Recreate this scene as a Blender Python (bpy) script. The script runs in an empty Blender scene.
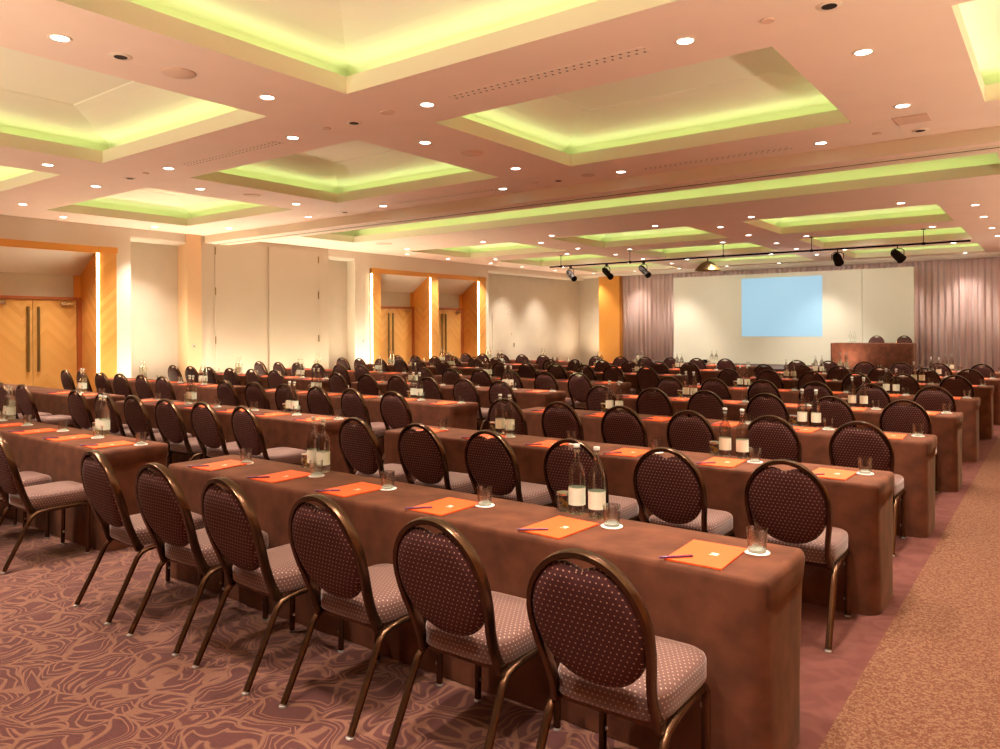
import bpy, bmesh, math, random
from mathutils import Vector, Matrix
PI = math.pi
scn = bpy.context.scene
COL = scn.collection
rnd = random.Random(7)

# ------------------------------------------------------------------ camera, world, exposure
cam_data = bpy.data.cameras.new('camera')
cam = bpy.data.objects.new('camera', cam_data)
COL.objects.link(cam)
YAW = 0.6438
cam.matrix_world = Matrix.Translation((0, 0, 1.65)) @ Matrix.Rotation(YAW, 4, 'Z') @ Matrix.Rotation(PI/2, 4, 'X') @ Matrix.Rotation(-0.0051, 4, 'Z')
cam_data.sensor_width = 36.0
cam_data.lens = 750.3*36/1000
cam_data.shift_y = (328.1-374.5)/1000
cam_data.clip_start = 0.05
scn.camera = cam

world = bpy.data.worlds.new('world')
scn.world = world
world.use_nodes = True
world.node_tree.nodes['Background'].inputs[0].default_value = (0.9, 0.55, 0.38, 1)
world.node_tree.nodes['Background'].inputs[1].default_value = 0.05

scn.view_settings.view_transform = 'Standard'
scn.view_settings.look = 'None'
scn.view_settings.gamma = 1
scn.view_settings.use_curve_mapping = False
scn.view_settings.exposure = 0.64
scn.cycles.max_bounces = 10
scn.cycles.diffuse_bounces = 5
scn.cycles.glossy_bounces = 4
scn.cycles.transmission_bounces = 8
scn.cycles.caustics_reflective = False
scn.cycles.caustics_refractive = False
scn.cycles.sample_clamp_indirect = 6
scn.cycles.use_denoising = True

SPOT_W = 300.0              # each recessed downlight
LAMP_COL = (1.0, 0.86, 0.73)
COVE_COL = (0.80, 1.0, 0.42)
COVE_E = 0.15
COVE_W = 0.72               # per metre of cove
UP_W = 190.0                 # floor uplights along the walls, added ones included
UP_COL = (1.0, 0.80, 0.56)
STRIP_E = 12.0              # luminous strips beside the doors
STRIP_COL = (1.0, 0.74, 0.42)

# ------------------------------------------------------------------ materials
def new_mat(name):
    m = bpy.data.materials.new(name); m.use_nodes = True
    nt = m.node_tree
    return m, nt, nt.nodes['Principled BSDF']
def N(nt, t, **kw):
    n = nt.nodes.new(t)
    for k, v in kw.items(): setattr(n, k, v)
    return n
def simple(name, col, rough=0.6, metal=0.0, var=0.0, scale=8, bump=0.0, bscale=60, sheen=0.0, spec=0.5):
    m, nt, b = new_mat(name)
    b.inputs['Base Color'].default_value = (*col, 1)
    b.inputs['Roughness'].default_value = rough
    b.inputs['Metallic'].default_value = metal
    b.inputs['Specular IOR Level'].default_value = spec
    if sheen: 
        b.inputs['Sheen Weight'].default_value = sheen
        b.inputs['Sheen Roughness'].default_value = 0.3; b.inputs['Sheen Tint'].default_value = (1, .84, .52, 1)
    tc = N(nt, 'ShaderNodeTexCoord')
    if var:
        no = N(nt, 'ShaderNodeTexNoise'); no.inputs['Scale'].default_value = scale; no.inputs['Detail'].default_value = 4
        nt.links.new(tc.outputs['Object'], no.inputs['Vector'])
        r = N(nt, 'ShaderNodeMapRange'); r.inputs[1].default_value = 0.3; r.inputs[2].default_value = 0.7
        r.inputs[3].default_value = 1-var; r.inputs[4].default_value = 1+var
        nt.links.new(no.outputs['Fac'], r.inputs[0])
        mx = N(nt, 'ShaderNodeVectorMath', operation='SCALE'); mx.inputs[0].default_value = col
        nt.links.new(r.outputs[0], mx.inputs['Scale'])
        nt.links.new(mx.outputs[0], b.inputs['Base Color'])
    if bump:
        no2 = N(nt, 'ShaderNodeTexNoise'); no2.inputs['Scale'].default_value = bscale
        nt.links.new(tc.outputs['Object'], no2.inputs['Vector'])
        bp = N(nt, 'ShaderNodeBump'); bp.inputs['Strength'].default_value = bump; bp.inputs['Distance'].default_value = 0.01
        nt.links.new(no2.outputs['Fac'], bp.inputs['Height'])
        nt.links.new(bp.outputs[0], b.inputs['Normal'])
    return m
def emit(name, col, e):
    m, nt, b = new_mat(name)
    b.inputs['Base Color'].default_value = (*[min(1, c) for c in col], 1)
    b.inputs['Emission Color'].default_value = (*col, 1)
    b.inputs['Emission Strength'].default_value = e
    return m
def math_node(nt, op, a, b=None, c=None):
    n = N(nt, 'ShaderNodeMath', operation=op)
    for i, v in enumerate((a, b, c)):
        if v is None: continue
        if isinstance(v, (int, float)): n.inputs[i].default_value = v
        else: nt.links.new(v, n.inputs[i])
    return n.outputs[0]
def mixcol(nt, fac, c1, c2):
    n = N(nt, 'ShaderNodeMix', data_type='RGBA')
    if isinstance(fac, (int, float)): n.inputs[0].default_value = fac
    else: nt.links.new(fac, n.inputs[0])
    for i, c in ((6, c1), (7, c2)):
        if isinstance(c, tuple): n.inputs[i].default_value = (*c, 1)
        else: nt.links.new(c, n.inputs[i])
    return n.outputs[2]

def dotted_fabric(name, base, dot, sx=0.021, sy=0.019, r=0.2, sheen=0.0):
    m, nt, b = new_mat(name)
    uv = N(nt, 'ShaderNodeUVMap'); uv.uv_map = 'UVMap'
    sp = N(nt, 'ShaderNodeSeparateXYZ'); nt.links.new(uv.outputs[0], sp.inputs[0])
    v = math_node(nt, 'DIVIDE', sp.outputs[1], sy)
    row = math_node(nt, 'FLOOR', v)
    off = math_node(nt, 'MULTIPLY', math_node(nt, 'MODULO', row, 2.0), 0.5)
    u = math_node(nt, 'ADD', math_node(nt, 'DIVIDE', sp.outputs[0], sx), off)
    fu = math_node(nt, 'SUBTRACT', math_node(nt, 'FRACT', u), 0.5)
    fv = math_node(nt, 'SUBTRACT', math_node(nt, 'FRACT', v), 0.5)
    d = math_node(nt, 'SQRT', math_node(nt, 'ADD', math_node(nt, 'MULTIPLY', fu, fu), math_node(nt, 'MULTIPLY', fv, fv)))
    mask = math_node(nt, 'LESS_THAN', d, r)
    c = mixcol(nt, mask, base, dot)
    nt.links.new(c, b.inputs['Base Color'])
    b.inputs['Roughness'].default_value = 0.8
    b.inputs['Sheen Weight'].default_value = sheen
    b.inputs['Sheen Roughness'].default_value = 0.35
    b.inputs['Sheen Tint'].default_value = (1, .85, .8, 1)
    return m

M = {}
M['ceiling'] = simple('ceiling_paint', (0.90, 0.74, 0.64), 0.7, var=0.02, scale=2)
M['lip'] = simple('coffer_edge_paint', (0.86, 0.80, 0.64), 0.7)
M['cove'] = simple('coffer_white_paint', (0.87, 0.85, 0.72), 0.7)
M['white'] = simple('white_plaster', (0.76, 0.71, 0.60), 0.6)
M['wall'] = simple('cream_wall_fabric', (0.58, 0.52, 0.42), 0.8, var=0.03, scale=3)
M['panel'] = simple('cream_panel', (0.56, 0.49, 0.39), 0.7, var=0.02, scale=1.5)
M['column'] = simple('tan_column_paint', (0.72, 0.50, 0.30), 0.6)  # one even tan over the whole column
M['bronze'] = simple('bronze_tube', (0.095, 0.048, 0.026), 0.26, metal=0.9)
M['fabric'] = dotted_fabric('dotted_plum_fabric', (0.050, 0.006, 0.006), (0.46, 0.27, 0.19), r=0.135, sheen=0.02)  # darker copy of the chair fabric, shade on the back put into the colour
M['seatfabric'] = dotted_fabric('dotted_mauve_seat_fabric', (0.105, 0.043, 0.032), (0.38, 0.26, 0.20), sx=0.019, sy=0.017, r=0.16, sheen=0.55)  # paler copy of the same fabric, light on the seat top painted in
M['cloth'] = simple('brown_suede_cloth', (0.108, 0.036, 0.0175), 0.85, var=0.32, scale=7, sheen=0.07, spec=0.2)
M['black'] = simple('black_metal', (0.010, 0.007, 0.006), 0.8, spec=0.1)
M['dark'] = simple('dark_void', (0.02, 0.012, 0.010), 0.8)
M['chrome'] = simple('chrome', (0.7, 0.66, 0.6), 0.2, metal=1.0)
M['brass'] = simple('aged_brass', (0.30, 0.22, 0.09), 0.35, metal=0.9)
M['rubber'] = simple('pale_rubber', (0.28, 0.24, 0.21), 0.6)
M['orange'] = simple('orange_card', (0.80, 0.10, 0.015), 0.55)
M['paper'] = simple('white_paper', (0.85, 0.84, 0.78), 0.7)
M['label'] = simple('bottle_label', (0.72, 0.80, 0.66), 0.6)
M['glassbase'] = simple('thick_glass_base', (0.80, 0.84, 0.76), 0.15)  # pale colour standing in for the light in a clear glass bottom
M['pen'] = simple('purple_pen', (0.10, 0.02, 0.09), 0.35)
M['cap'] = simple('pale_bottle_cap', (0.50, 0.50, 0.45), 0.4)
M['sweet'] = simple('yellow_sweets', (0.75, 0.42, 0.06), 0.4)
M['fitting'] = simple('ceiling_fitting_peach', (0.74, 0.55, 0.44), 0.6)
M['trimring'] = simple('ceiling_fitting_white', (0.85, 0.72, 0.6), 0.4)
M['lens'] = emit('downlight_glow', (1.0, 0.90, 0.78), 9.0)
M['spotlens'] = emit('stage_lamp_glow', (1.0, 0.9, 0.75), 3.0)
M['covestrip'] = emit('green_cove_strip', COVE_COL, COVE_E)
M['doorstrip'] = emit('door_light_strip', STRIP_COL, STRIP_E)
M['stagewood'] = simple('stage_platform', (0.05, 0.03, 0.025), 0.7)

def glass(name, col=(0.97, 1.0, 0.97), ior=1.3, clear=.6):
    m, nt, b = new_mat(name)
    b.inputs['Base Color'].default_value = (*col, 1)
    b.inputs['Roughness'].default_value = 0.02
    b.inputs['Transmission Weight'].default_value = 1.0
    b.inputs['IOR'].default_value = ior
    tr = N(nt, 'ShaderNodeBsdfTransparent'); tr.inputs[0].default_value = (*col, 1)
    mx = N(nt, 'ShaderNodeMixShader'); mx.inputs[0].default_value = clear
    nt.links.new(b.outputs[0], mx.inputs[1]); nt.links.new(tr.outputs[0], mx.inputs[2])
    nt.links.new(mx.outputs[0], nt.nodes['Material Output'].inputs[0])
    return m
M['bottleglass'] = glass('clear_bottle_glass', (0.96, 0.99, 0.94), 1.33, .58)
M['tumbler'] = glass('tumbler_glass', (0.99, 1, 0.98), 1.3, .55)

def wood(name, c1, c2, chevron=True):
    m, nt, b = new_mat(name)
    tc = N(nt, 'ShaderNodeTexCoord')
    sp = N(nt, 'ShaderNodeSeparateXYZ'); nt.links.new(tc.outputs['Object'], sp.inputs[0])
    # veneer laid in chevrons, plank bands on the diagonal
    w = 0.45
    yy = math_node(nt, 'ABSOLUTE', math_node(nt, 'SUBTRACT', math_node(nt, 'PINGPONG', math_node(nt, 'ADD', sp.outputs[0], sp.outputs[1]), w), 0.0))
    t = math_node(nt, 'ADD', sp.outputs[2], yy)
    band = math_node(nt, 'FLOOR', math_node(nt, 'DIVIDE', t, 0.13))
    wn = N(nt, 'ShaderNodeTexWhiteNoise', noise_dimensions='1D'); nt.links.new(band, wn.inputs['W'])
    no = N(nt, 'ShaderNodeTexNoise'); no.inputs['Scale'].default_value = 3
    cb = N(nt, 'ShaderNodeCombineXYZ'); nt.links.new(math_node(nt, 'MULTIPLY', t, 14), cb.inputs[0]); nt.links.new(sp.outputs[2], cb.inputs[1])
    nt.links.new(cb.outputs[0], no.inputs['Vector'])
    f = math_node(nt, 'ADD', math_node(nt, 'MULTIPLY', wn.outputs[0], 0.55 if chevron else 0.1), math_node(nt, 'MULTIPLY', no.outputs['Fac'], 0.45))
    nt.links.new(mixcol(nt, f, c1, c2), b.inputs['Base Color'])
    b.inputs['Roughness'].default_value = 0.35
    return m
M['wood'] = wood('honey_veneer', (0.62, 0.27, 0.055), (0.78, 0.42, 0.12))
M['doorwood'] = wood('door_veneer', (0.66, 0.33, 0.075), (0.80, 0.47, 0.15))
M['orangewood'] = wood('plain_amber_veneer', (0.70, 0.30, 0.05), (0.76, 0.36, 0.075), False)
M['reddoor'] = simple('red_brown_frame', (0.42, 0.12, 0.03), 0.4)

def curtain_mat():
    m, nt, b = new_mat('mauve_curtain_cloth')
    b.inputs['Base Color'].default_value = (0.60, 0.44, 0.41, 1)
    b.inputs['Roughness'].default_value = 0.8
    b.inputs['Sheen Weight'].default_value = 0.4
    return m
M['curtain'] = curtain_mat()

def swirl_carpet():
    m, nt, b = new_mat('swirl_pattern_carpet')
    tc = N(nt, 'ShaderNodeTexCoord')
    wn = N(nt, 'ShaderNodeTexNoise'); wn.inputs['Scale'].default_value = 3.0; wn.inputs['Detail'].default_value = 1.0
    nt.links.new(tc.outputs['Object'], wn.inputs['Vector'])
    wa = N(nt, 'ShaderNodeVectorMath', operation='MULTIPLY_ADD'); nt.links.new(wn.outputs['Color'], wa.inputs[0])
    wa.inputs[1].default_value = (.42, .42, 0); nt.links.new(tc.outputs['Object'], wa.inputs[2])
    vo = N(nt, 'ShaderNodeTexVoronoi', voronoi_dimensions='2D', feature='F1'); vo.inputs['Scale'].default_value = 5.6
    nt.links.new(wa.outputs[0], vo.inputs['Vector'])
    ve = N(nt, 'ShaderNodeTexVoronoi', voronoi_dimensions='2D', feature='DISTANCE_TO_EDGE'); ve.inputs['Scale'].default_value = 5.6
    nt.links.new(wa.outputs[0], ve.inputs['Vector'])
    sc_ = N(nt, 'ShaderNodeSeparateColor'); nt.links.new(vo.outputs['Color'], sc_.inputs[0])
    ang = math_node(nt, 'MULTIPLY', sc_.outputs[0], 6.28)
    sp = N(nt, 'ShaderNodeSeparateXYZ'); nt.links.new(wa.outputs[0], sp.inputs[0])
    u = math_node(nt, 'ADD', math_node(nt, 'MULTIPLY', sp.outputs[0], math_node(nt, 'COSINE', ang)), math_node(nt, 'MULTIPLY', sp.outputs[1], math_node(nt, 'SINE', ang)))
    u = math_node(nt, 'ADD', u, math_node(nt, 'MULTIPLY', ve.outputs['Distance'], 0.25))
    p = math_node(nt, 'PINGPONG', math_node(nt, 'MULTIPLY', u, 16.0), 0.5)
    p = math_node(nt, 'MINIMUM', p, math_node(nt, 'MULTIPLY', ve.outputs['Distance'], 2.4))
    mr = N(nt, 'ShaderNodeMapRange'); mr.interpolation_type = 'SMOOTHSTEP'
    nt.links.new(p, mr.inputs[0]); mr.inputs[1].default_value = 0.08; mr.inputs[2].default_value = 0.20
    mr.inputs[3].default_value = 1; mr.inputs[4].default_value = 0
    col = mixcol(nt, mr.outputs[0], (0.064, 0.018, 0.014), (0.160, 0.070, 0.040))
    fi = N(nt, 'ShaderNodeTexNoise'); fi.inputs['Scale'].default_value = 160
    nt.links.new(tc.outputs['Object'], fi.inputs['Vector'])
    col2 = mixcol(nt, math_node(nt, 'MULTIPLY', fi.outputs['Fac'], 0.35), col, (0.09, 0.03, 0.03))
    nt.links.new(col2, b.inputs['Base Color'])
    b.inputs['Roughness'].default_value = 0.95; b.inputs['Specular IOR Level'].default_value = 0.1
    b.inputs['Sheen Weight'].default_value = 0.15
    bp = N(nt, 'ShaderNodeBump'); bp.inputs['Strength'].default_value = 0.4; bp.inputs['Distance'].default_value = 0.004
    nt.links.new(fi.outputs['Fac'], bp.inputs['Height']); nt.links.new(bp.outputs[0], b.inputs['Normal'])
    return m
M['swirl'] = swirl_carpet()
def fleck_carpet(name, c1, c2, scale, lo, hi):
    m, nt, b = new_mat(name)
    tc = N(nt, 'ShaderNodeTexCoord')
    no = N(nt, 'ShaderNodeTexNoise'); no.inputs['Scale'].default_value = scale; no.inputs['Detail'].default_value = 1
    no.inputs['Distortion'].default_value = 1.2
    nt.links.new(tc.outputs['Object'], no.inputs['Vector'])
    mr = N(nt, 'ShaderNodeMapRange'); nt.links.new(no.outputs['Fac'], mr.inputs[0])
    mr.inputs[1].default_value = lo; mr.inputs[2].default_value = hi
    col = mixcol(nt, mr.outputs[0], c1, c2)
    nt.links.new(col, b.inputs['Base Color'])
    b.inputs['Roughness'].default_value = 0.95; b.inputs['Specular IOR Level'].default_value = 0.1
    return m
M['aisle'] = fleck_carpet('flecked_aisle_carpet', (0.10, 0.038, 0.021), (0.17, 0.085, 0.048), 62, 0.44, 0.58)
M['border'] = fleck_carpet('plain_border_carpet', (0.10, 0.034, 0.027), (0.12, 0.044, 0.034), 7, 0.4, 0.6)

def screen_mat():
    m, nt, b = new_mat('projected_pale_blue')
    b.inputs['Base Color'].default_value = (0.22, 0.34, 0.42, 1)
    b.inputs['Emission Color'].default_value = (0.30, 0.62, 0.86, 1)
    b.inputs['Emission Strength'].default_value = 0.40
    return m
M['screen'] = screen_mat()
M['board'] = simple('projection_wall_paint', (0.70, 0.69, 0.58), 0.7)

# ------------------------------------------------------------------ mesh helpers
class MB:
    def __init__(s): s.v = []; s.f = []; s.m = []; s.mats = []; s.cur = 0
    def mat(s, m):
        if m not in s.mats: s.mats.append(m)
        s.cur = s.mats.index(m); return s
    def add(s, vs, fs):
        o = len(s.v); s.v += [tuple(v) for v in vs]
        for f in fs: s.f.append(tuple(o+i for i in f)); s.m.append(s.cur)
        return s
    def box(s, x0, x1, y0, y1, z0, z1):
        return s.add([(x0,y0,z0),(x1,y0,z0),(x1,y1,z0),(x0,y1,z0),(x0,y0,z1),(x1,y0,z1),(x1,y1,z1),(x0,y1,z1)],
                     [(0,3,2,1),(4,5,6,7),(0,1,5,4),(1,2,6,5),(2,3,7,6),(3,0,4,7)])
    def quad(s, a, b, c, d): return s.add([a,b,c,d], [(0,1,2,3)])
    def loops(s, loops, cap0=True, cap1=True, closed=True):
        n = len(loops[0]); o = len(s.v)
        for L in loops: s.v += [tuple(p) for p in L]
        for k in range(len(loops)-1):
            for i in range(n if closed else n-1):
                j = (i+1) % n
                s.f.append((o+k*n+i, o+k*n+j, o+(k+1)*n+j, o+(k+1)*n+i)); s.m.append(s.cur)
        if cap0: s.f.append(tuple(o+i for i in reversed(range(n)))); s.m.append(s.cur)
        if cap1: s.f.append(tuple(o+(len(loops)-1)*n+i for i in range(n))); s.m.append(s.cur)
        return s
    def lathe(s, prof, n=20, c=(0,0,0), cap0=True, cap1=True):
        L = [[(c[0]+r*math.cos(2*PI*i/n), c[1]+r*math.sin(2*PI*i/n), c[2]+z) for i in range(n)] for r, z in prof]
        return s.loops(L, cap0, cap1)
    def tube(s, pts, r, n=8, up=(0,0,1), rb=None, cap=True):
        pts = [Vector(p) for p in pts]; L = []
        rb = rb or r
        for i, p in enumerate(pts):
            t = (pts[min(i+1, len(pts)-1)] - pts[max(i-1, 0)]).normalized()
            u = Vector(up)
            a = t.cross(u)
            if a.length < 1e-4: a = t.cross(Vector((1, 0, 0.01)))
            a.normalize(); b = t.cross(a).normalized()
            L.append([p + a*(r*math.cos(2*PI*k/n)) + b*(rb*math.sin(2*PI*k/n)) for k in range(n)])
        return s.loops(L, cap, cap)
    def build(s, name, mat=None, parent=None, smooth=False, uv=False, bevel=0):
        me = bpy.data.meshes.new(name)
        me.from_pydata(s.v, [], s.f)
        mats = s.mats or [mat]
        for m in mats: me.materials.append(m)
        if s.mats:
            for p, i in zip(me.polygons, s.m): p.material_index = i
        bm = bmesh.new(); bm.from_mesh(me)
        bmesh.ops.recalc_face_normals(bm, faces=bm.faces)
        bm.to_mesh(me); bm.free()
        if smooth:
            for p in me.polygons: p.use_smooth = True
            me.set_sharp_from_angle(angle=math.radians(50))
        if uv:
            lay = me.uv_layers.new(name='UVMap')
            for p in me.polygons:
                nx, ny, nz = (abs(c) for c in p.normal)
                for li in p.loop_indices:
                    x, y, z = me.vertices[me.loops[li].vertex_index].co
                    lay.data[li].uv = (x, y) if nz >= max(nx, ny) else ((x, z) if ny >= nx*0.8 else (y, z))
        o = bpy.data.objects.new(name, me)
        COL.objects.link(o)
        if parent: o.parent = parent
        if bevel:
            md = o.modifiers.new('bevel', 'BEVEL'); md.width = bevel; md.segments = 2; md.limit_method = 'ANGLE'
        return o

def empty(name, loc=(0,0,0), rz=0.0):
    o = bpy.data.objects.new(name, None); o.empty_display_size = 0.1
    COL.objects.link(o); o.location = loc; o.rotation_euler = (0, 0, rz)
    return o
def tag(o, label, cat, group=None):
    o['label'] = label; o['category'] = cat
    if group: o['group'] = group
    return o
def struct(o):
    o['kind'] = 'structure'; return o
def copy_tree(o, parent=None):
    c = o.copy(); COL.objects.link(c); c.parent = parent
    for ch in list(KIDS.get(o.name, [])) : copy_tree(ch, c)
    return c
KIDS = {}
def seal(o):
    def rec(x):
        KIDS[x.name] = [c for c in bpy.data.objects if c.parent == x]
        for c in KIDS[x.name]: rec(c)
    rec(o); return o

ORD = ['first','second','third','fourth','fifth','sixth','seventh','eighth','ninth','tenth','eleventh','twelfth']

# ------------------------------------------------------------------ the room
XL, XR, YB, YF, ZC = -15.95, 4.6, -3.2, 27.3, 3.83
b = MB()
b.mat(M['swirl']).quad((-16.75, YB, 0), (-1.32, YB, 0), (-1.32, YF, 0), (-16.75, YF, 0))
b.mat(M['border']).quad((-1.32, YB, 0), (-0.77, YB, 0), (-0.77, YF, 0), (-1.32, YF, 0))
b.mat(M['aisle']).quad((-0.77, YB, 0), (XR+.2, YB, 0), (XR+.2, YF, 0), (-0.77, YF, 0))
struct(b.build('floor'))

XC = [-15.38, -10.675, -5.97, -1.26, 3.445]
YC = [1.42, 5.42, 9.42, 14.9, 18.9, 22.9]
cof = []
for i in range(4):
    x0, x1 = XC[i]+.66, XC[i+1]-.54
    for y0, y1 in ((1.94, 4.72), (5.94, 8.68), (15.4, 18.1), (19.4, 22.1), (23.4, 26.05)):
        cof.append((x0, x1, y0, y1))
TR = (-14.35, -0.66, 10.45, 12.98)
xs = sorted(set([-16.75, XR+.2] + [c[0] for c in cof] + [c[1] for c in cof] + [TR[0], TR[1]]))
ys = sorted(set([YB, YF] + [c[2] for c in cof] + [c[3] for c in cof] + [TR[2], TR[3], 9.83]))
b = MB()
holes = cof + [TR, (-16.75, XR+.2, 9.83, 10.45)]
for i in range(len(xs)-1):
    for j in range(len(ys)-1):
        cx_, cy_ = (xs[i]+xs[i+1])/2, (ys[j]+ys[j+1])/2
        if any(h[0] < cx_ < h[1] and h[2] < cy_ < h[3] for h in holes): continue
        b.quad((xs[i], ys[j], ZC), (xs[i+1], ys[j], ZC), (xs[i+1], ys[j+1], ZC), (xs[i], ys[j+1], ZC))
struct(b.build('ceiling', M['ceiling']))

def cove_lamp(parent, px, py, rz, ln):
    ld = bpy.data.lights.new('cove_lamp', 'AREA'); ld.shape = 'RECTANGLE'; ld.size = ln; ld.size_y = .06
    ld.energy = COVE_W*ln; ld.color = COVE_COL; ld.spread = math.radians(150)
    lo = bpy.data.objects.new('cove_lamp', ld); COL.objects.link(lo); lo.parent = parent; lo.location = (px, py, .13)
    # faces across the opening and upwards
    lo.rotation_euler = Matrix.Rotation(rz, 3, 'Z').to_4x4().to_euler()
    lo.matrix_local = Matrix.Translation((px, py, .13)) @ Matrix.Rotation(rz, 4, 'Z') @ Matrix.Rotation(math.radians(90+38), 4, 'X')
def make_coffer(x0, x1, y0, y1, panel=True, skip_near=False):
    cx, cy = (x0+x1)/2, (y0+y1)/2
    hx, hy = (x1-x0)/2, (y1-y0)/2
    def R(d, z): return [(-hx-d, -hy-d, z), (hx+d, -hy-d, z), (hx+d, hy+d, z), (-hx-d, hy+d, z)]
    m = MB().mat(M['lip']).loops([R(0, 0), R(0, .16), R(.035, .16)], False, False)
    m.mat(M['cove']).loops([R(.035, .16), R(.035, .03), R(.32, .03), R(.32, .17), R(.30, .19)], False, False)
    ins = min(.62, hy*.75)
    m.loops([R(.30, .19), R(.14, .28), R(-.15, .38), R(-ins*.8, .47), R(-ins, .49), R(-ins-.01, .50)], False, False)
    m.loops([R(-ins-.01, .50)], False, True)
    o = struct(m.build('ceiling_coffer', None)); o.location = (cx, cy, ZC)
    s = MB()
    for (ax, bx_, ay, by) in ((-hx-.12, -hx-.06, -hy-.12, hy+.12), (hx+.06, hx+.12, -hy-.12, hy+.12), (-hx-.06, hx+.06, -hy-.12, -hy-.06), (-hx-.06, hx+.06, hy+.06, hy+.12)):
        s.box(ax, bx_, ay, by, .04, .06)
    l = s.build('light_strip', M['covestrip'], o)
    for k, (px, py, rz, ln) in enumerate(((-hx-.07, 0, -PI/2, 2*hy), (hx+.07, 0, PI/2, 2*hy), (0, -hy-.07, 0, 2*hx), (0, hy+.07, PI, 2*hx))):
        cove_lamp(o, px, py, rz, ln)
    return o
for c in cof: make_coffer(*c)
# long light trough behind the partition track
def make_trough():
    x0, x1, y0, y1 = TR
    m = MB().mat(M['lip']); hx, hy = (x1-x0)/2, (y1-y0)/2
    def R(d, z): return [(-hx-d, -hy-max(d,0)*0, z), (hx+d, -hy, z), (hx+d, hy+d, z), (-hx-d, hy+d, z)]
    m.loops([R(0, 0), R(0, .16), R(.035, .16)], False, False)
    m.mat(M['cove']).loops([R(.035, .16), R(.035, .03), R(.32, .03), R(.32, .2), R(.1, .36), R(-.3, .46)], False, False)
    m.loops([R(-.3, .46)], False, True)
    o = struct(m.build('ceiling_trough')); o.location = ((x0+x1)/2, (y0+y1)/2, ZC)
    s = MB()
    s.box(-hx-.12, -hx-.06, -hy, hy+.12, .04, .06).box(hx+.06, hx+.12, -hy, hy+.12, .04, .06).box(-hx-.06, hx+.06, hy+.06, hy+.12, .04, .06)
    s.box(-hx, hx, -hy+.02, -hy+.09, .04, .06)
    s.build('light_strip', M['covestrip'], o)
    cove_lamp(o, 0, -hy+.06, 0, 2*hx)
    cove_lamp(o, 0, hy+.07, PI, 2*hx)
make_trough()
b = MB().mat(M['lip']).box(-15.95, XR+.2, 9.83, 10.45, ZC-.165, ZC+.15)
b.mat(M['ceiling']).box(-15.95, XR+.2, 9.84, 10.445, ZC-.168, ZC-.16)
b.mat(M['lip']).box(-15.95, XR+.2, 10.03, 10.09, ZC-.176, ZC-.165).box(-15.95, XR+.2, 10.22, 10.28, ZC-.176, ZC-.165)
b.mat(M['dark']).box(-15.95, XR+.2, 10.145, 10.165, ZC-.172, ZC-.166)
struct(b.build('partition_track_beam'))

# left wall: front plane XL, recessed bays behind it
WT = 4.45
b = MB().mat(M['wall'])
b.box(-16.9, XL, YB, 5.48, 0, WT)
b.box(-16.9, -16.28, 8.1, 9.36, 0, WT)
b.box(-16.9, -16.28, 13.5, 14.45, 0, WT)
b.box(-16.9, -16.3, 20.6, YF+.2, 0, WT)
b.mat(M['panel']).box(-16.9, XL, 9.72, 13.5, 0, WT)
b.mat(M['white']).box(-16.9, XL, 7.8, 8.1, 0, WT).box(-16.9, XL, 14.45, 15.02, 0, WT).box(-16.9, XL, 20.43, 20.6, 0, WT)
b.box(-16.9, XL, 5.35, 7.8, 3.38, WT).box(-16.9, XL, 15.02, 20.43, 3.40, WT)
b.mat(M['column']).box(-16.9, XL+.05, 9.36, 9.72, 0, WT)
b.mat(M['wall']).box(-16.9, -16.62, 5.35, 7.42, 2.34, 3.38).box(-16.9, -16.62, 15.02, 20.0, 2.34, 3.40)
struct(b.build('wall_left'))
# cornices over the recessed bays
k = 1
for (y0, y1, z0) in ((8.1, 9.36, 3.58), (13.5, 14.45, 3.56), (20.6, 27.1, 3.60)):
    o = MB().loops([[(-16.28, y, z0), (-15.99, y, z0+.02), (-15.96, y, z0+.07), (-15.955, y, ZC-.002), (-16.28, y, ZC-.002)] for y in (y0+.002, y1-.002)]).build('trim_%d' % k, M['white'])
    struct(o); k += 1
# tall cupboard door leaves with hinges between the bays
for (y0, y1, hy) in ((10.08, 11.50, 10.085), (11.58, 13.14, 13.135)):
    d = MB().box(XL, XL+.03, y0, y1, .12, 3.72).build('door_%d' % (1 if y0 < 11 else 2), M['panel'], bevel=.006); struct(d)
    h = MB()
    for z in (.45, 1.4, 2.55, 3.5): h.box(XL+.03, XL+.045, hy-.012, hy+.012, z-.09, z+.09)
    h.build('hinge', M['brass'], d)
# narrow dado seams, socket plates
def plate(y, z, w, h, x=XL, lab='', mat='panel'):
    o = MB().box(0, .012, -w/2, w/2, -h/2, h/2).build('wall_plate', M[mat], bevel=.003); o.location = (x, y, z)
    t = MB().box(.012, .02, -w*.2, w*.2, -h*.2, h*.2).build('switch', M['brass'], o)
    return tag(o, lab, 'switch')
plate(9.52, 1.27, .09, .09, XL+.05, 'small square switch plate low on the tan column')
plate(22.3, 2.28, .12, .12, -16.3, 'small square wall plate high on the cream end bay', 'paper')
plate(22.4, 1.42, .08, .12, -16.3, 'small switch plate on the cream end bay below another plate', 'paper')
plate(14.75, 1.3, .06, .12, XL, 'small switch plate on white pilaster before the double doorways', 'paper')
# flush service doors seams in end bay
o = MB().box(-16.3, -16.285, 21.25, 22.65, .02, 2.15).build('door_3', M['wall'], bevel=.004); struct(o)
MB().box(-16.285, -16.245, 22.5, 22.54, .95, 1.1).build('door_handle', M['chrome'], o)

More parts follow.
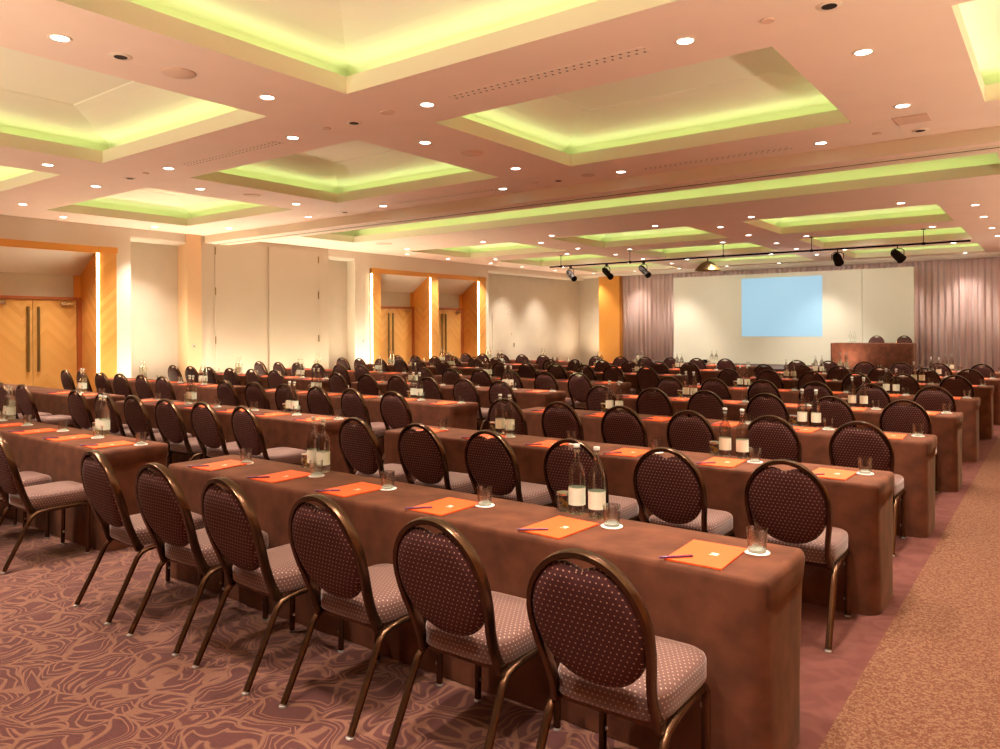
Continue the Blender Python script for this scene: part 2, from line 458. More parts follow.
# doorways
def doorway(n, y0, y1, pil0=None, ztop=3.38):
    """double doors set back between honey veneer jambs under a sloping soffit"""
    xd = -16.62
    f = MB().mat(M['wood'])
    f.box(-16.9, XL+.01, y1, y1+.05, 0, ztop)                       # far reveal
    f.box(-16.9, XL+.01, y0-.05, y0, 0, ztop)
    f.mat(M['orangewood']).box(XL-.04, XL+.02, y0-.05, y1+.05, ztop-.14, ztop)   # head band
    f.mat(M['white']).add([(XL-.04, y0, ztop-.14), (XL-.04, y1, ztop-.14), (xd, y1, 2.80), (xd, y0, 2.80)], [(0,1,2,3)])
    f.mat(M['orangewood']).add([(XL-.04, y1-.002, ztop-.14), (xd+.3, y1-.002, 2.30), (xd, y1-.002, 2.30), (xd, y1-.002, 2.80)], [(0,1,2,3)])
    f.box(xd, xd+.02, y1-.14, y1, 2.34, 2.80)
    f.mat(M['reddoor']).box(xd, xd+.06, y0, y1, 2.28, 2.34).box(xd, xd+.06, y1-.09, y1, 0, 2.28).box(xd, xd+.06, y0, y0+.06, 0, 2.28)
    struct(f.build('doorway_frame_%d' % n))
    mid = (y0+.06+y1-.09)/2
    for s, (a, c) in enumerate(((y0+.065, mid-.004), (mid+.004, y1-.095))):
        d = MB().box(xd-.02, xd+.03, a, c, .01, 2.275).build('door_%d' % (n*2+2+s), M['doorwood'], bevel=.004); struct(d)
        hy = c-.09 if s == 0 else a+.09
        hm = MB().box(xd+.05, xd+.085, hy-.022, hy+.022, .82, 2.13).box(xd+.03, xd+.05, hy-.01, hy+.01, .95, .99).box(xd+.03, xd+.05, hy-.01, hy+.01, 1.95, 1.99)
        hm.build('door_handle', M['brass'], d)
        cm = MB()
        yy = (a+.1) if s == 0 else (c-.32)
        cm.box(xd+.03, xd+.08, yy, yy+.24, 2.17, 2.23).box(xd+.03, xd+.16, yy+.1, yy+.12, 2.20, 2.22)
        cm.build('door_closer', M['chrome'], d)
doorway(1, 5.53, 7.37)
doorway(2, 15.45, 17.52, ztop=3.40)
doorway(3, 17.98, 19.95, ztop=3.40)
def pilaster(n, y0, y1, z=3.38):
    m = MB().mat(M['wood']).box(-16.9, XL+.02, y0, y1, 0, z-.12).mat(M['orangewood']).box(-16.9, XL+.035, y0-.01, y1+.02, z-.12, z+.005)
    struct(m.build('wood_pilaster_%d' % n))
pilaster(1, 7.44, 7.79)
pilaster(2, 15.10, 15.41, 3.40)
pilaster(3, 17.60, 17.94, 3.40)
pilaster(4, 20.03, 20.42, 3.40)
for i, (y, lab) in enumerate(((7.40, 'tall vertical light strip beside the big double doors at far left'), (15.06, 'tall vertical light strip left of the pair of doorways'), (17.56, 'tall vertical light strip between the pair of doorways'), (19.99, 'tall vertical light strip right of the pair of doorways'))):
    o = MB().box(0, .03, -.022, .022, 0, 3.22).build('light_strip', M['doorstrip']); o.location = (XL+.021, y, .02)
    c = MB().box(-.005, .008, -.03, .03, 0, 3.24).build('channel', M['brass'], o)
    tag(o, lab, 'light strip', 'light strips beside the doors')

# back (stage) wall
b = MB().mat(M['wall']).box(-16.9, XR+.4, YF, YF+.2, 0, WT)
struct(b.build('wall_back'))
struct(MB().box(-15.03, -14.10, 26.7, YF, 0, 3.80).build('trim_4', M['orangewood'], bevel=.01))
struct(MB().loops([[(x, 26.55, ZC-.001), (x, 26.55, 3.76), (x, 26.62, 3.70), (x, YF, 3.70), (x, YF, ZC-.001)] for x in (-16.28, XR)]).build('trim_5', M['white']))
struct(MB().box(XR, XR+.2, YB, YF, 0, WT).build('wall_right', M['orangewood']))
struct(MB().box(-16.9, XR+.2, YB-.2, YB, 0, WT).build('wall_front', M['wall']))
struct(MB().box(-16.9, XR+.2, YB, YF, WT, WT+.1).build('roof_slab', M['white']))

def curtain(x0, x1, y, z0, z1, lab):
    m = MB(); rows = []
    n = int((x1-x0)/.018)
    ph = rnd.random()*6; prof = []
    x = x0
    for i in range(n+1):
        x = x0+(x1-x0)*i/n
        w = .7*math.sin(x*34+ph+1.3*math.sin(x*2.1))+.3*math.sin(x*71+2*ph)+.4*math.sin(x*13.3)
        prof.append((x, w))
    L = []
    for t in (0, .1, .5, 1):
        z = z1+(z0-z1)*t; amp = .045+.03*t
        L.append([(px+.01*math.sin(px*5+t*3), y+amp*w, z) for px, w in prof])
    m.loops(L, False, False, closed=False)
    o = m.build('stage_curtain', M['curtain'], smooth=True)
    md = o.modifiers.new('solid', 'SOLIDIFY'); md.thickness = .006
    return tag(o, lab, 'curtain', 'stage curtains')
curtain(-14.12, -6.0, 26.9, .42*0+.02, 3.78, 'mauve pleated curtain left of and behind the white projection wall')
curtain(-6.0, XR-.05, 26.9, .02, 3.78, 'mauve pleated curtain right of the white projection wall')

# stage, projection wall and head table
b = MB().mat(M['stagewood']).box(-12.3, -2.6, 22.3, 25.6, 0.0, .42)
st = b.build('stage_platform', bevel=.01); tag(st, 'low dark stage platform under the head table and white projection wall', 'stage')
b = MB().mat(M['board']).box(-11.06, -4.92, 25.0, 25.12, .4215, 3.40).box(-4.905, -3.51, 24.98, 25.10, .4215, 3.40)
pw = b.build('projection_wall'); tag(pw, 'wide white freestanding projection wall in front of the curtains', 'projection wall')
MB().box(-8.62, -6.06, 24.992, 24.999, 1.33, 3.26).build('projected_image', M['screen'], pw)

# ------------------------------------------------------------------ draped tables
def cloth_table(name, x0, x1, y0, y1, h=.75, fold=True, seed=0):
    """origin at the middle of the right-hand front corner base"""
    L = x1-x0; D = y1-y0
    root = empty(name, (x1, y0, 0))
    r_ = random.Random(seed); ph = [r_.random()*6 for _ in range(6)]
    def outline(inset, rad, amp, z):
        pts = []
        X0, X1, Y0, Y1 = -L+inset, -inset, inset, D-inset
        def seg(ax, ay, bx, by, n):
            for i in range(n): pts.append([ax+(bx-ax)*i/n, ay+(by-ay)*i/n])
        def arc(cx, cy, a0, n=5):
            for i in range(n): 
                a = a0+PI/2*i/n; pts.append([cx+rad*math.cos(a), cy+rad*math.sin(a)])
        seg(X0+rad, Y0, X1-rad, Y0, 48); arc(X1-rad, Y0+rad, -PI/2)
        seg(X1, Y0+rad, X1, Y1-rad, 10); arc(X1-rad, Y1-rad, 0)
        seg(X1-rad, Y1, X0+rad, Y1, 48); arc(X0+rad, Y1-rad, PI/2)
        seg(X0, Y1-rad, X0, Y0+rad, 10); arc(X0+rad, Y0+rad, PI)
        out = []
        for x, y in pts:
            w = amp*(math.sin(x*5.1+ph[0])+.6*math.sin(x*11.7+ph[1])+.5*math.sin(y*13+ph[2]))
            cx = -L/2; cy = D/2
            ny = -1 if y < cy-.1 else (1 if y > cy+.1 else 0)
            nx = 1 if x > -rad-inset-.02 else (-1 if x < -L+rad+inset+.02 else 0)
            out.append((x+nx*w*.8, y+ny*w, z))
        return out
    lv = [(.001, .085, .007, .004), (.003, .08, .006, .2), (.005, .06, .005, .4), (.006, .045, .003, .6), (.006, .032, .001, h-.03), (.008, .03, 0, h-.012), (.014, .026, 0, h-.003), (.024, .02, 0, h)]
    m = MB().loops([outline(*l) for l in lv], False, True)
    m.build('tablecloth', M['cloth'], root, smooth=True)
    if fold:
        f = MB(); rows = []
        n = 8
        prof = [(-.024, h+.0005), (-.020, h+.009), (-.006, h+.008), (.004, h), (.009, h-.018), (.009, h-.05), (.003, h-.10), (-.012, h-.125)]
        for i in range(n+1):
            y = .028+(D-.056)*i/n
            e = .012 if i in (0, n) else 0
            rows.append([(px-e, y, pz-(e if k < 5 else 0)) for k, (px, pz) in enumerate(prof)])
        f.loops(rows, False, False, closed=False)
        f.build('end_fold', M['cloth'], root, smooth=True)
    return root

YR = [2.67, 4.67, 6.61, 8.61, 10.63, 12.96, 14.88, 16.9]
BLK = [('right', -0.835, -1.20, 0), ('middle', -5.66, -5.99, 0), ('left', -10.35, -10.85, 1)]
SP = .654
for bn, xe, xc, k0 in BLK:
    for k in range(k0, 8):
        t = cloth_table('draped_table', xe-3.98, xe, YR[k], YR[k]+.52, seed=k*7+len(bn))
        tag(t, 'long brown-clothed conference table, %s row back in the %s block' % (ORD[k], bn), 'table', 'long clothed tables')

# ------------------------------------------------------------------ banquet chair
def lean(z):
    t = (z-.40)/.555
    return -.205-.165*t-.02*math.sin(PI*max(0, min(1, t)))
def make_chair():
    root = empty('banquet_chair')
    # seat cushion
    def so(ins, z, n=40):
        P = []
        for i in range(n):
            a = 2*PI*i/n; c, s = math.cos(a), math.sin(a)
            e = 2/6.0
            x = (abs(c)**e)*(1 if c > 0 else -1); y = (abs(s)**e)*(1 if s > 0 else -1)
            wx = .218-.014*(1-y)/2
            P.append((x*(wx-ins), .005+y*(.225-ins), z))
        return P
    MB().loops([so(.02, .388), so(.004, .392), so(0, .40), so(0, .462), so(.005, .478), so(.018, .489), so(.05, .496), so(.12, .50)]).build('seat', M['seatfabric'], root, smooth=True, uv=True)
    # upholstered oval back
    def po(ins, dy, n=44):
        P = []
        for i in range(n):
            a = 2*PI*i/n; c, s = math.cos(a), math.sin(a)
            hh = .226 if s > 0 else .208
            e = 2/2.25
            x = (abs(c)**e)*(1 if c > 0 else -1)*(.2015-ins); z = .692+(abs(s)**e)*(1 if s > 0 else -1)*(hh-ins)
            if s > 0: z -= .030*math.exp(-(x/.042)**2)*(s**4)
            else: x *= 1-.08*abs(s)
            P.append((x, lean(z)+dy, z))
        return P
    MB().loops([po(.12, -.030), po(.05, -.029), po(.02, -.025), po(.006, -.017), po(0, -.008), po(0, .010), po(.008, .022), po(.03, .032), po(.07, .038), po(.13, .040)]).build('backrest', M['fabric'], root, smooth=True, uv=True)
    # oval frame with its uprights
    path = [(.190, .375), (.186, .42), (.183, .46), (.186, .50), (.193, .55), (.202, .60), (.208, .65), (.210, .70)]
    for i in range(1, 13):
        a = (PI/2)*i/12
        path.append((.210*math.cos(a), .70+.24*math.sin(a)))
    full = path + [(-x, z) for x, z in reversed(path[:-1])]
    L = []
    for i, (x, z) in enumerate(full):
        x1, z1 = full[min(i+1, len(full)-1)]; x0, z0 = full[max(i-1, 0)]
        tx, tz = x1-x0, z1-z0; l = math.hypot(tx, tz); tx /= l; tz /= l
        nx, nz = tz, -tx    # outward
        w, d = .0125, .022
        sec = [(-1, -.7), (-.7, -1), (.7, -1), (1, -.6), (1.08, 0), (1, .6), (.7, 1), (-.7, 1), (-1, .7)]
        L.append([(x+nx*w*a, lean(z)+d*c, z+nz*w*a) for a, c in sec])
    MB().loops(L).build('back_frame', M['bronze'], root, smooth=True)
    # hand grip under the frame top
    # seat frame: two side rails and cross rails
    f = MB()
    for s in (-1, 1):
        f.tube([(s*.205, .13, .378), (s*.206, 0, .377), (s*.207, -.10, .376)], .0145, 8, rb=.016)
        f.box(min(s*.18, s*.205), max(s*.18, s*.205), -.215, -.18, .365, .40)
    f.box(-.2, .2, .155, .175, .36, .392).box(-.2, .2, -.19, -.17, .365, .392)
    f.build('seat_frame', M['bronze'], root, smooth=True)
    for s in (-1, 1):
        l = MB().mat(M['bronze']).tube([(s*.205, .13, .378), (s*.205, .162, .371), (s*.205, .178, .35), (s*.205, .18, .32), (s*.205, .172, .013)], .0140, 10, up=(1, 0, 0), rb=.0165)
        l.mat(M['rubber']).lathe([(.013, 0), (.0165, .002), (.0165, .008), (.012, .011)], 10, (s*.205, .172, 0))
        l.lathe([(.002, -.012), (.007, -.008), (.007, .004), (.003, .008)], 8, (s*.190, .178, .30)).lathe([(.002, -.010), (.007, -.006), (.007, .004), (.003, .008)], 8, (s*.190, .174, .10))
        l.build('leg', None, root, smooth=True)
        pts = [(s*.207, -.10, .376), (s*.208, -.15, .372), (s*.208, -.185, .360), (s*.209, -.212, .335), (s*.210, -.230, .300), (s*.212, -.29, .18), (s*.215, -.379, .013)]
        l = MB().mat(M['bronze']).tube(pts, .0140, 10, up=(1, 0, 0), rb=.0165)
        l.mat(M['rubber']).lathe([(.013, 0), (.0165, .002), (.0165, .008), (.012, .011)], 10, (s*.215, -.383, 0))
        l.build('leg', None, root, smooth=True)
    return seal(root)
chair0 = make_chair()
used = {}
def place(first, loc, rz=0.0):
    if not used.get(first.name): o = first; used[first.name] = 1
    else: o = copy_tree(first)
    o.location = loc; o.rotation_euler = (0, 0, rz)
    return o

# ------------------------------------------------------------------ table ware
def make_pad():
    o = MB().box(-.112, .112, -.155, .155, .0005, .007).build('notepad', M['orange'])
    # pale fan-shaped emblem in the middle of the cover
    m = MB()
    for a in (-50, -25, 0, 25, 50):
        r = math.radians(a); dx, dy = math.sin(r), math.cos(r)
        px, py = dy, -dx
        m.add([(.03+px*.002, 0+py*.002, .0074), (.03-px*.002, -py*.002, .0074), (.03+dx*.02-px*.003, dy*.02-py*.003, .0074), (.03+dx*.02+px*.003, dy*.02+py*.003, .0074)], [(0,1,2,3)])
    m.box(.012, .048, -.012, -.008, .007, .0074)
    m.build('emblem', M['paper'], o)
    return seal(o)
def make_pen():
    o = MB().tube([(-.065, 0, .005), (-.055, 0, .005), (.05, 0, .005), (.064, 0, .005), (.07, 0, .005)], .0045, 8).build('pen', M['pen'], smooth=True)
    MB().box(.02, .062, -.0015, .0015, .009, .012).build('clip', M['chrome'], o)
    return seal(o)
def make_glass():
    o = MB().lathe([(.0, 0), (.033, 0), (.036, .004), (.0385, .05), (.041, .092), (.0395, .093), (.0365, .05), (.0335, .018), (.02, .014), (0.0, .013)], 24).build('water_glass', M['tumbler'], smooth=True)
    MB().lathe([(0, .0005), (.030, .0005), (.032, .004), (.032, .011), (.028, .0125), (0, .0125)], 20).build('glass_base', M['glassbase'], o, smooth=True)  # opaque pale disc paints the brightness seen through the clear bottom
    return seal(o)
def make_coaster():
    return seal(MB().lathe([(.0, 0), (.049, 0), (.050, .001), (.050, .003), (.049, .004), (0, .004)], 24).build('coaster', M['paper'], smooth=True))
def make_bottle():
    root = empty('water_bottle')
    prof = [(.0, .002), (.036, 0), (.040, .006), (.041, .02), (.041, .185), (.040, .20), (.034, .222), (.022, .242), (.0155, .258), (.0135, .28), (.013, .305), (.0145, .307), (.0145, .318), (.012, .320), (0, .320)]
    MB().lathe(prof, 28).build('bottle_glass', M['bottleglass'], root, smooth=True)
    MB().lathe([(.0416, .045), (.0416, .128)], 28, cap0=False, cap1=False).build('bottle_label', M['label'], root, smooth=True)
    MB().lathe([(.0, .3205), (.0152, .3205), (.0152, .334), (.013, .336), (0, .336)], 16).build('cap', M['cap'], root, smooth=True)
    return seal(root)
def make_jar():
    root = empty('sweet_jar')
    MB().lathe([(0, 0), (.033, 0), (.036, .005), (.037, .07), (.034, .078), (.032, .078), (.034, .07), (.033, .01), (0, .008)], 20).build('jar_glass', M['tumbler'], root, smooth=True)
    m = MB(); r_ = random.Random(3)
    for i in range(10):
        a = r_.random()*6.28; rr = .018*r_.random()**.5; z = .018+.0042*i
        m.lathe([(.0, -.008), (.008, -.004), (.009, 0), (.007, .005), (0, .008)], 6, (rr*math.cos(a), rr*math.sin(a), z))
    m.build('sweets', M['sweet'], root)
    MB().lathe([(0, .079), (.036, .079), (.037, .083), (.036, .09), (.0, .091)], 20).build('lid', M['chrome'], root, smooth=True)
    return seal(root)
PAD, PEN, GLS, CST, BTL, JAR = make_pad(), make_pen(), make_glass(), make_coaster(), make_bottle(), make_jar()
PAD_OFF = [-.012, -.03, -.06, -.085, -.06, -.05]
GL_OFF = [.19, .18, .12, .07, .10, .05]
TZ = .7505
for bn, xe, xc, k0 in BLK:
    for k in range(k0, 8):
        y = YR[k]; SH = .045 if bn == 'right' else .015
        for j in range(6):
            if bn == 'left' and k == 1 and j > 1: continue
            x = xc-SP*j
            r = random.Random(k*100+j*7+len(bn))
            where = '%s row of %s block, %s from right' % (ORD[k], bn, ORD[j])
            c = place(chair0, (x+r.uniform(-.02, .02), y-.25+r.uniform(-.02, .015), 0), r.uniform(-.05, .05))
            if bn == 'right' and k == 0 and j == 0: c.location.y -= .03; c.location.x -= .015; c.rotation_euler.z = .03
            if bn == 'right' and k == 0: c.location.x -= .015
            tag(c, 'oval-backed dotted banquet chair, ' + where, 'chair', 'banquet chairs facing the stage')
            c = place(PAD, (x+.03+SH+PAD_OFF[j]+r.uniform(-.01, .01), y+.185, TZ), r.uniform(-.06, .06))
            tag(c, 'orange notepad on brown cloth, ' + where, 'notepad', 'orange notepads')
            c = place(PEN, (x-.035+SH+PAD_OFF[j], y+.055, TZ+.0075), .72+r.uniform(-.1, .1))
            tag(c, 'slim purple pen across a notepad corner, ' + where, 'pen', 'pens on the notepads')
            gx, gy = x+SH+GL_OFF[j]+r.uniform(-.015, .015), y+.335+r.uniform(-.015, .015)
            c = place(CST, (gx, gy, TZ)); tag(c, 'round white paper coaster, ' + where, 'coaster', 'paper coasters')
            c = place(GLS, (gx, gy, TZ+.0045)); tag(c, 'clear water glass on white coaster, ' + where, 'glass', 'water glasses')
        for q, jj in enumerate((1, 4)):
            if bn == 'left' and k == 1 and q: continue
            x = xc-SP*jj
            r = random.Random(k*31+q*5+len(bn))
            pos = '%s group from right, %s row of %s block' % (ORD[q], ORD[k], bn)
            c = place(BTL, (x-.08+SH, y+.46+r.uniform(-.01, .01), TZ)); tag(c, 'left clear water bottle, ' + pos, 'bottle', 'water bottles')
            c = place(BTL, (x+.035+SH+r.uniform(-.01, .01), y+.445, TZ)); tag(c, 'right clear water bottle, ' + pos, 'bottle', 'water bottles')
            c = place(JAR, (x-.163+SH, y+.475, TZ)); tag(c, 'small jar of yellow sweets by bottles, ' + pos, 'jar', 'sweet jars')

# head table on the stage
ht = cloth_table('head_table', -5.42, -3.28, 23.2, 23.8, fold=False, seed=99)
ht.location.z = .4205
tag(ht, 'brown-clothed head table on the stage in front of the white wall', 'table')
for i, (x, lab) in enumerate(((-4.45, 'banquet chair behind the head table, left of two'), (-3.72, 'banquet chair behind the head table, right of two'))):
    c = place(chair0, (x, 24.3, .4205), PI); tag(c, lab, 'chair', 'chairs behind the head table')
for dx in (0, .12):
    c = place(BTL, (-4.95+dx, 23.55, .4205+TZ)); tag(c, ('left' if dx == 0 else 'right') + ' water bottle on the head table', 'bottle', 'bottles on the head table')

# ------------------------------------------------------------------ ceiling fittings
def make_downlight():
    root = empty('downlight')
    MB().lathe([(.060, -.002), (.066, -.006), (.080, -.005), (.085, 0), (.060, 0)], 20, cap0=False, cap1=False).build('trim_ring', M['trimring'], root, smooth=True)
    MB().lathe([(0, -.003), (.061, -.003), (.061, .0), (0, 0)], 20).build('lens', M['lens'], root)
    ld = bpy.data.lights.new('downlight_lamp', 'SPOT')
    ld.energy = SPOT_W; ld.color = LAMP_COL; ld.spot_size = math.radians(90); ld.spot_blend = 0.9; ld.shadow_soft_size = .06
    lo = bpy.data.objects.new('lamp', ld); COL.objects.link(lo); lo.parent = root; lo.location = (0, 0, -.03)
    return seal(root)
DL = make_downlight()
lights = []
YCL = [-2.58]+YC
for ix, xb in enumerate(XC):
    for iy, yb in enumerate(YCL):
        if yb < 0:
            continue
        for (x, y) in ((xb-1.03, yb), (xb+1.03, yb), (xb, yb-1.09), (xb, yb+1.09)):
            if abs(yb-9.42) < .01 and y > 10: continue
            if abs(yb-14.9) < .01 and y < 14: continue
            if x < XL+.3 or x > XR-.2: continue
            lights.append((x, y, 'ceiling'))
for i in range(11): lights.append((XC[0]+.35+i*1.95*.93, 26.3, 'curtain'))
BN = ['wall-side', 'second', 'third', 'fourth', 'fifth']
i_c = 0
curt_lamp = bpy.data.lights['downlight_lamp'].copy(); curt_lamp.energy = SPOT_W*.55
for (x, y, t) in lights:
    c = place(DL, (x, y, ZC-.001))
    ix = min(range(5), key=lambda i: abs(XC[i]-x)); iy = min(range(6), key=lambda i: abs(YC[i]-y))
    side = 'left of' if x < XC[ix]-.5 else ('right of' if x > XC[ix]+.5 else ('before' if y < YC[iy] else 'beyond'))
    if t == 'curtain':
        lm = [o for o in bpy.data.objects if o.parent == c and o.type == 'LIGHT'][0]; lm.data = curt_lamp
        tag(c, 'round recessed downlight close to the stage curtain, %s from the left' % ORD[i_c], 'ceiling light', 'recessed downlights'); i_c += 1
        continue
    tag(c, 'round recessed downlight %s the crossing of %s beam and %s cross-beam' % (side, BN[ix], ORD[iy]), 'ceiling light', 'recessed downlights')

def ceil_disc(name, x, y, r, lab, cat, inner=None, thick=.008, mat='ceiling'):
    o = MB().lathe([(0, -thick), (r*.93, -thick), (r, -thick*.4), (r, 0), (0, 0)], 28).build(name, M[mat], smooth=True)
    o.location = (x, y, ZC-.001)
    if inner: MB().lathe([(0, -thick-.002), (inner, -thick-.002), (inner, -thick+.001), (0, -thick+.001)], 20).build('opening', M['dark'], o)
    return tag(o, lab, cat)
for x, y, lab in ((-5.99, 2.97, 'between two downlights at upper left'), (-5.98, 5.42, 'at the beam crossing near picture centre-left'), (-1.26, 5.42, 'at the top right beam crossing'), (-10.7, 5.43, 'at the beam crossing above the big doors'), (-5.96, 9.4, 'on the centre beam before the light trough'), (-1.26, 9.49, 'on the right beam before the light trough'), (-10.7, 9.46, 'on the left beam before the light trough')):
    ceil_disc('adjustable_spotlight', x, y, .085, 'dark-centred adjustable ceiling spot ' + lab, 'ceiling spot', inner=.05, mat='trimring')
for x, y, r, lab in ((-5.99, 3.46, .14, 'large round flush ceiling speaker on the beam at upper left'), (-5.43, 5.36, .075, 'small flush round ceiling speaker right of the central spot'), (-5.87, 7.26, .14, 'round flush ceiling speaker on the beam between two lit coffers'), (-10.52, 7.33, .14, 'round flush ceiling speaker on the left beam'), (-5.42, 9.33, .10, 'round flush ceiling speaker beside the trough beam'), (-6.38, 5.39, .045, 'tiny round sensor left of the central spot'), (-10.18, 5.39, .04, 'tiny round sensor on the left beam'), (-1.67, 5.41, .05, 'tiny round sensor on the top right beam'), (-1.67, 9.34, .05, 'tiny round sensor on the right beam by trough'), (-6.3, 9.29, .04, 'tiny round sensor on the centre beam by trough')):
    ceil_disc('ceiling_speaker' if r > .06 else 'ceiling_sensor', x, y, r, lab, 'speaker' if r > .06 else 'sensor', thick=.012, mat='fitting')
o = MB().box(-.16, .16, -.16, .16, -.01, 0).build('access_panel', M['fitting'], bevel=.003); o.location = (-1.26, 8.93, ZC-.001); tag(o, 'square access panel on the right ceiling beam', 'access panel')
o = MB().lathe([(0, -.012), (.2, -.012), (.21, 0), (0, 0)], 28).build('ceiling_speaker', M['fitting']); o.location = (-13.9, 11.0+.8, ZC-.001); o.location.y = 13.6; tag(o, 'dark round ceiling speaker by the left wall past the light trough', 'speaker')
M['vent'] = dotted_fabric('perforated_vent_plate', (0.88, 0.74, 0.64), (0.05, 0.02, 0.015), sx=.072, sy=.07, r=.17)
def vent(x0, x1, y, lab):
    o = MB().box((x0-x1)/2, (x1-x0)/2, -.07, .07, -.004, 0).build('air_vent', M['vent'], uv=True); o.location = ((x0+x1)/2, y, ZC-.0005)
    tag(o, lab, 'air vent', 'perforated air vents')
vent(-4.61, -2.6, 5.40, 'perforated air vent beside the big upper right coffer, nearest the camera')
vent(-9.3, -7.3, 5.45, 'perforated air vent on the beam left of the central coffer')
vent(-4.6, -2.64, 9.45, 'perforated air vent on the right beside the long light trough')
vent(-9.26, -7.1, 9.38, 'perforated air vent left of centre beside the long light trough')
vent(-9.26, -7.1, 18.9, 'perforated air vent far off between the distant coffers')

# ------------------------------------------------------------------ stage lighting bar
BY, BZ = 19.2, 3.50
root = empty('lighting_bar', (-7.2, BY, BZ))
MB().tube([(-5.3, 0, 0), (0, 0, 0), (5.6, 0, 0)], .022, 8).build('pipe', M['black'], root, smooth=True)
for x in (-4.9, -2.6, .1, 2.3, 4.7):
    MB().tube([(x, 0, .33), (x, 0, 0)], .008, 6).lathe([(.0, .31), (.05, .315), (.05, .328), (0, .328)], 12, (x, 0, 0)).box(x-.03, x+.03, -.03, .03, -.03, .03).build('hanger', M['black'], root)
tag(root, 'long black lighting pipe hung below the ceiling before the stage', 'lighting bar')
def bar_x(u):      # world x on the bar for a picture column measured in the photograph
    t = (u-500)/750.3; c, s = math.cos(YAW), math.sin(YAW)
    return BY*(t*c-s)/(c+t*s)
def profile_spot(x, lab):
    r = empty('profile_spotlight', (x, BY, BZ-.26))
    MB().tube([(0, 0, .236), (0, 0, .16)], .012, 6).box(-.03, .03, -.035, .035, .19, .236).build('clamp', M['black'], r)
    MB().tube([(-.1, 0, 0), (-.1, 0, .13), (-.06, 0, .17), (.06, 0, .17), (.1, 0, .13), (.1, 0, 0)], .010, 6, up=(0, 1, 0)).build('yoke', M['black'], r)
    d = Vector((.60, -.42, -.42)).normalized()
    a = [Vector((0, 0, 0))+d*t for t in (-.22, -.14, -.13, .1, .11, .2, .21, .3)]
    m = MB()
    L = []
    rad = [.06, .085, .085, .08, .062, .062, .085, .09]
    for p, q in zip(a, rad):
        e1 = d.cross(Vector((0, 0, 1))).normalized(); e2 = d.cross(e1).normalized()
        L.append([p+e1*(q*math.cos(2*PI*i/14))+e2*(q*math.sin(2*PI*i/14)) for i in range(14)])
    m.loops(L).build('housing', M['black'], r, smooth=True)
    tag(r, lab, 'stage light', 'stage spotlights on the bar')
profile_spot(bar_x(571), 'black profile spotlight at the left end of the lighting bar')
profile_spot(bar_x(607), 'black profile spotlight, second from left on the lighting bar')
profile_spot(bar_x(644), 'black profile spotlight, third from left on the lighting bar')
# scoop floodlight
r = empty('scoop_floodlight', (bar_x(708), BY, BZ-.16))
MB().tube([(0, 0, .136), (0, 0, .02)], .014, 6).build('stem', M['black'], r)
MB().lathe([(.03, .06), (.08, .04), (.16, 0), (.27, -.09), (.34, -.19), (.335, -.195), (.26, -.10), (.15, -.02), (.02, .03)], 24, cap1=False).build('lamp_shade', M['brass'], r, smooth=True)
MB().lathe([(0, -.02), (.05, -.05), (.06, -.09), (.03, -.125), (0, -.13)], 14).build('bulb', M['spotlens'], r, smooth=True)
tag(r, 'bell-shaped brown scoop floodlight in the middle of the lighting bar', 'stage light')
def par_can(x, lab, d):
    r = empty('par_can', (x, BY, BZ-.24))
    MB().tube([(0, 0, .216), (0, 0, .15)], .012, 6).build('clamp', M['black'], r)
    MB().tube([(-.13, 0, 0), (-.13, 0, .12), (-.08, 0, .16), (.08, 0, .16), (.13, 0, .12), (.13, 0, 0)], .010, 6, up=(0, 1, 0)).build('yoke', M['black'], r)
    d = Vector(d).normalized(); e1 = d.cross(Vector((0, 0, 1))).normalized(); e2 = d.cross(e1).normalized()
    L = []
    for t, q in ((-.16, .045), (-.14, .08), (-.05, .10), (.12, .105), (.13, .11), (.15, .11)):
        L.append([d*t+e1*(q*math.cos(2*PI*i/16))+e2*(q*math.sin(2*PI*i/16)) for i in range(16)])
    MB().loops(L).build('housing', M['black'], r, smooth=True)
    tag(r, lab, 'stage light', 'stage spotlights on the bar')
par_can(bar_x(838), 'round black par can on the bar above the head table side of the screen', (.05, .8, -.6))
par_can(bar_x(898), 'round black par can at the right end of the lighting bar', (.5, .6, -.6))

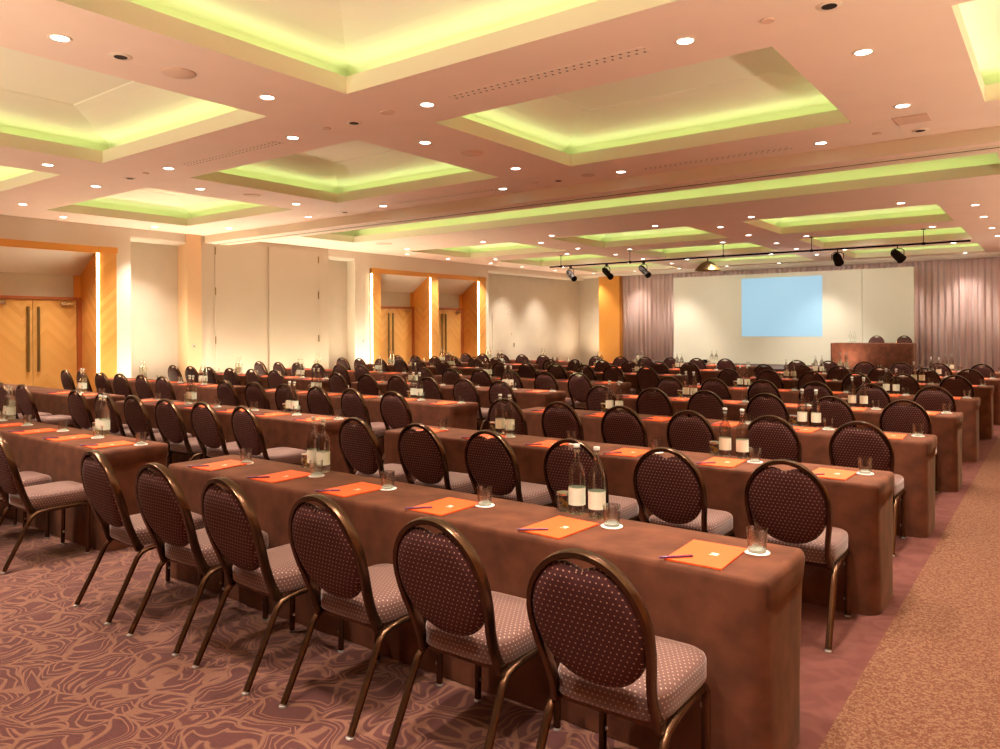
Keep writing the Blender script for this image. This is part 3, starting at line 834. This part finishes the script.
def spot(name, loc, target, w, col, size, blend=.6, soft=.05):
    ld = bpy.data.lights.new(name, 'SPOT'); ld.energy = w; ld.color = col; ld.spot_size = math.radians(size); ld.spot_blend = blend; ld.shadow_soft_size = soft
    o = bpy.data.objects.new(name, ld); COL.objects.link(o); o.location = loc
    o.rotation_euler = (Vector(target)-Vector(loc)).to_track_quat('-Z', 'Y').to_euler()
    return o
for i, x in enumerate((-12.8, -10.6, -8.4, -6.2, -4.2, -1.6, .8)):
    spot('stage_wash', (x, BY+.7, BZ-.1), (x, 25.6, 2.0), 185, (1.0, .93, .80), 62, 1, .12)

# ------------------------------------------------------------------ floor uplights washing the walls, some added to light the ceiling
def uplight(x, y, tx, ty, lab, z=0.0, w=UP_W, col=UP_COL, aim=None, size=160):
    r = empty('floor_uplight', (x, y, z))
    MB().lathe([(0, 0), (.075, 0), (.08, .01), (.08, .12), (.07, .125), (.06, .10), (0, .10)], 18).build('housing', M['black'], r, smooth=True)
    MB().lathe([(0, .101), (.058, .101), (.058, .106), (0, .106)], 16).build('lens', M['spotlens'], r)
    tag(r, lab, 'uplight', 'floor uplights')
    spot('uplight_lamp', (x, y, z+.14), aim or (x-(tx-x)*2.2, y-(ty-y)*2.2, 3.8), w, col, size, 1, .22)
for i, y in enumerate((7.95, 8.7, 9.9, 10.9, 11.9, 12.9, 13.95, 14.75, 20.9, 22.6, 24.4, 26.2)):
    uplight(-15.55 if y < 20 else -15.6, y, -16.2, y, 'small black floor uplight at the foot of the left wall, %s from camera' % ORD[i], w=UP_W*(.34 if y > 20 else .68))
uplight(-15.5, 26.7, -15.6, 27.3, 'small black floor uplight in the far left corner', w=UP_W*.3)
for i, y in enumerate((.5, 3, 5.5, 8, 10.5, 13, 15.5, 18, 20.5, 23)):  # out-of-view lamps added by the right wall to brighten the ceiling
    uplight(XR-.35, y, XR+.1, y, 'small black floor uplight at the foot of the right wall, %s from camera' % ORD[i], w=UP_W*2.6, aim=(1.6, y, 3.8), size=84)
for i, x in enumerate((-13.5, -10.5, -7.5, -4.5, -1.5, 1.5)):  # more unseen lamps, added behind the camera to lift the near ceiling
    uplight(x, YB+.35, x, YB-.1, 'small black floor uplight at the foot of the wall behind the camera, %s from left' % ORD[i], w=UP_W*5, aim=(x, .8, 3.8), size=66)
uplight(-9.75, 24.6, -9.75, 25.1, 'floor uplight on the stage left of the projected image', .42, UP_W*.05)
uplight(-4.9, 22.75, -4.9, 23.2, 'floor uplight on the stage before the head table', .42, UP_W*.3, (1, .75, .6), (-4.9, 23.2, 1.0))
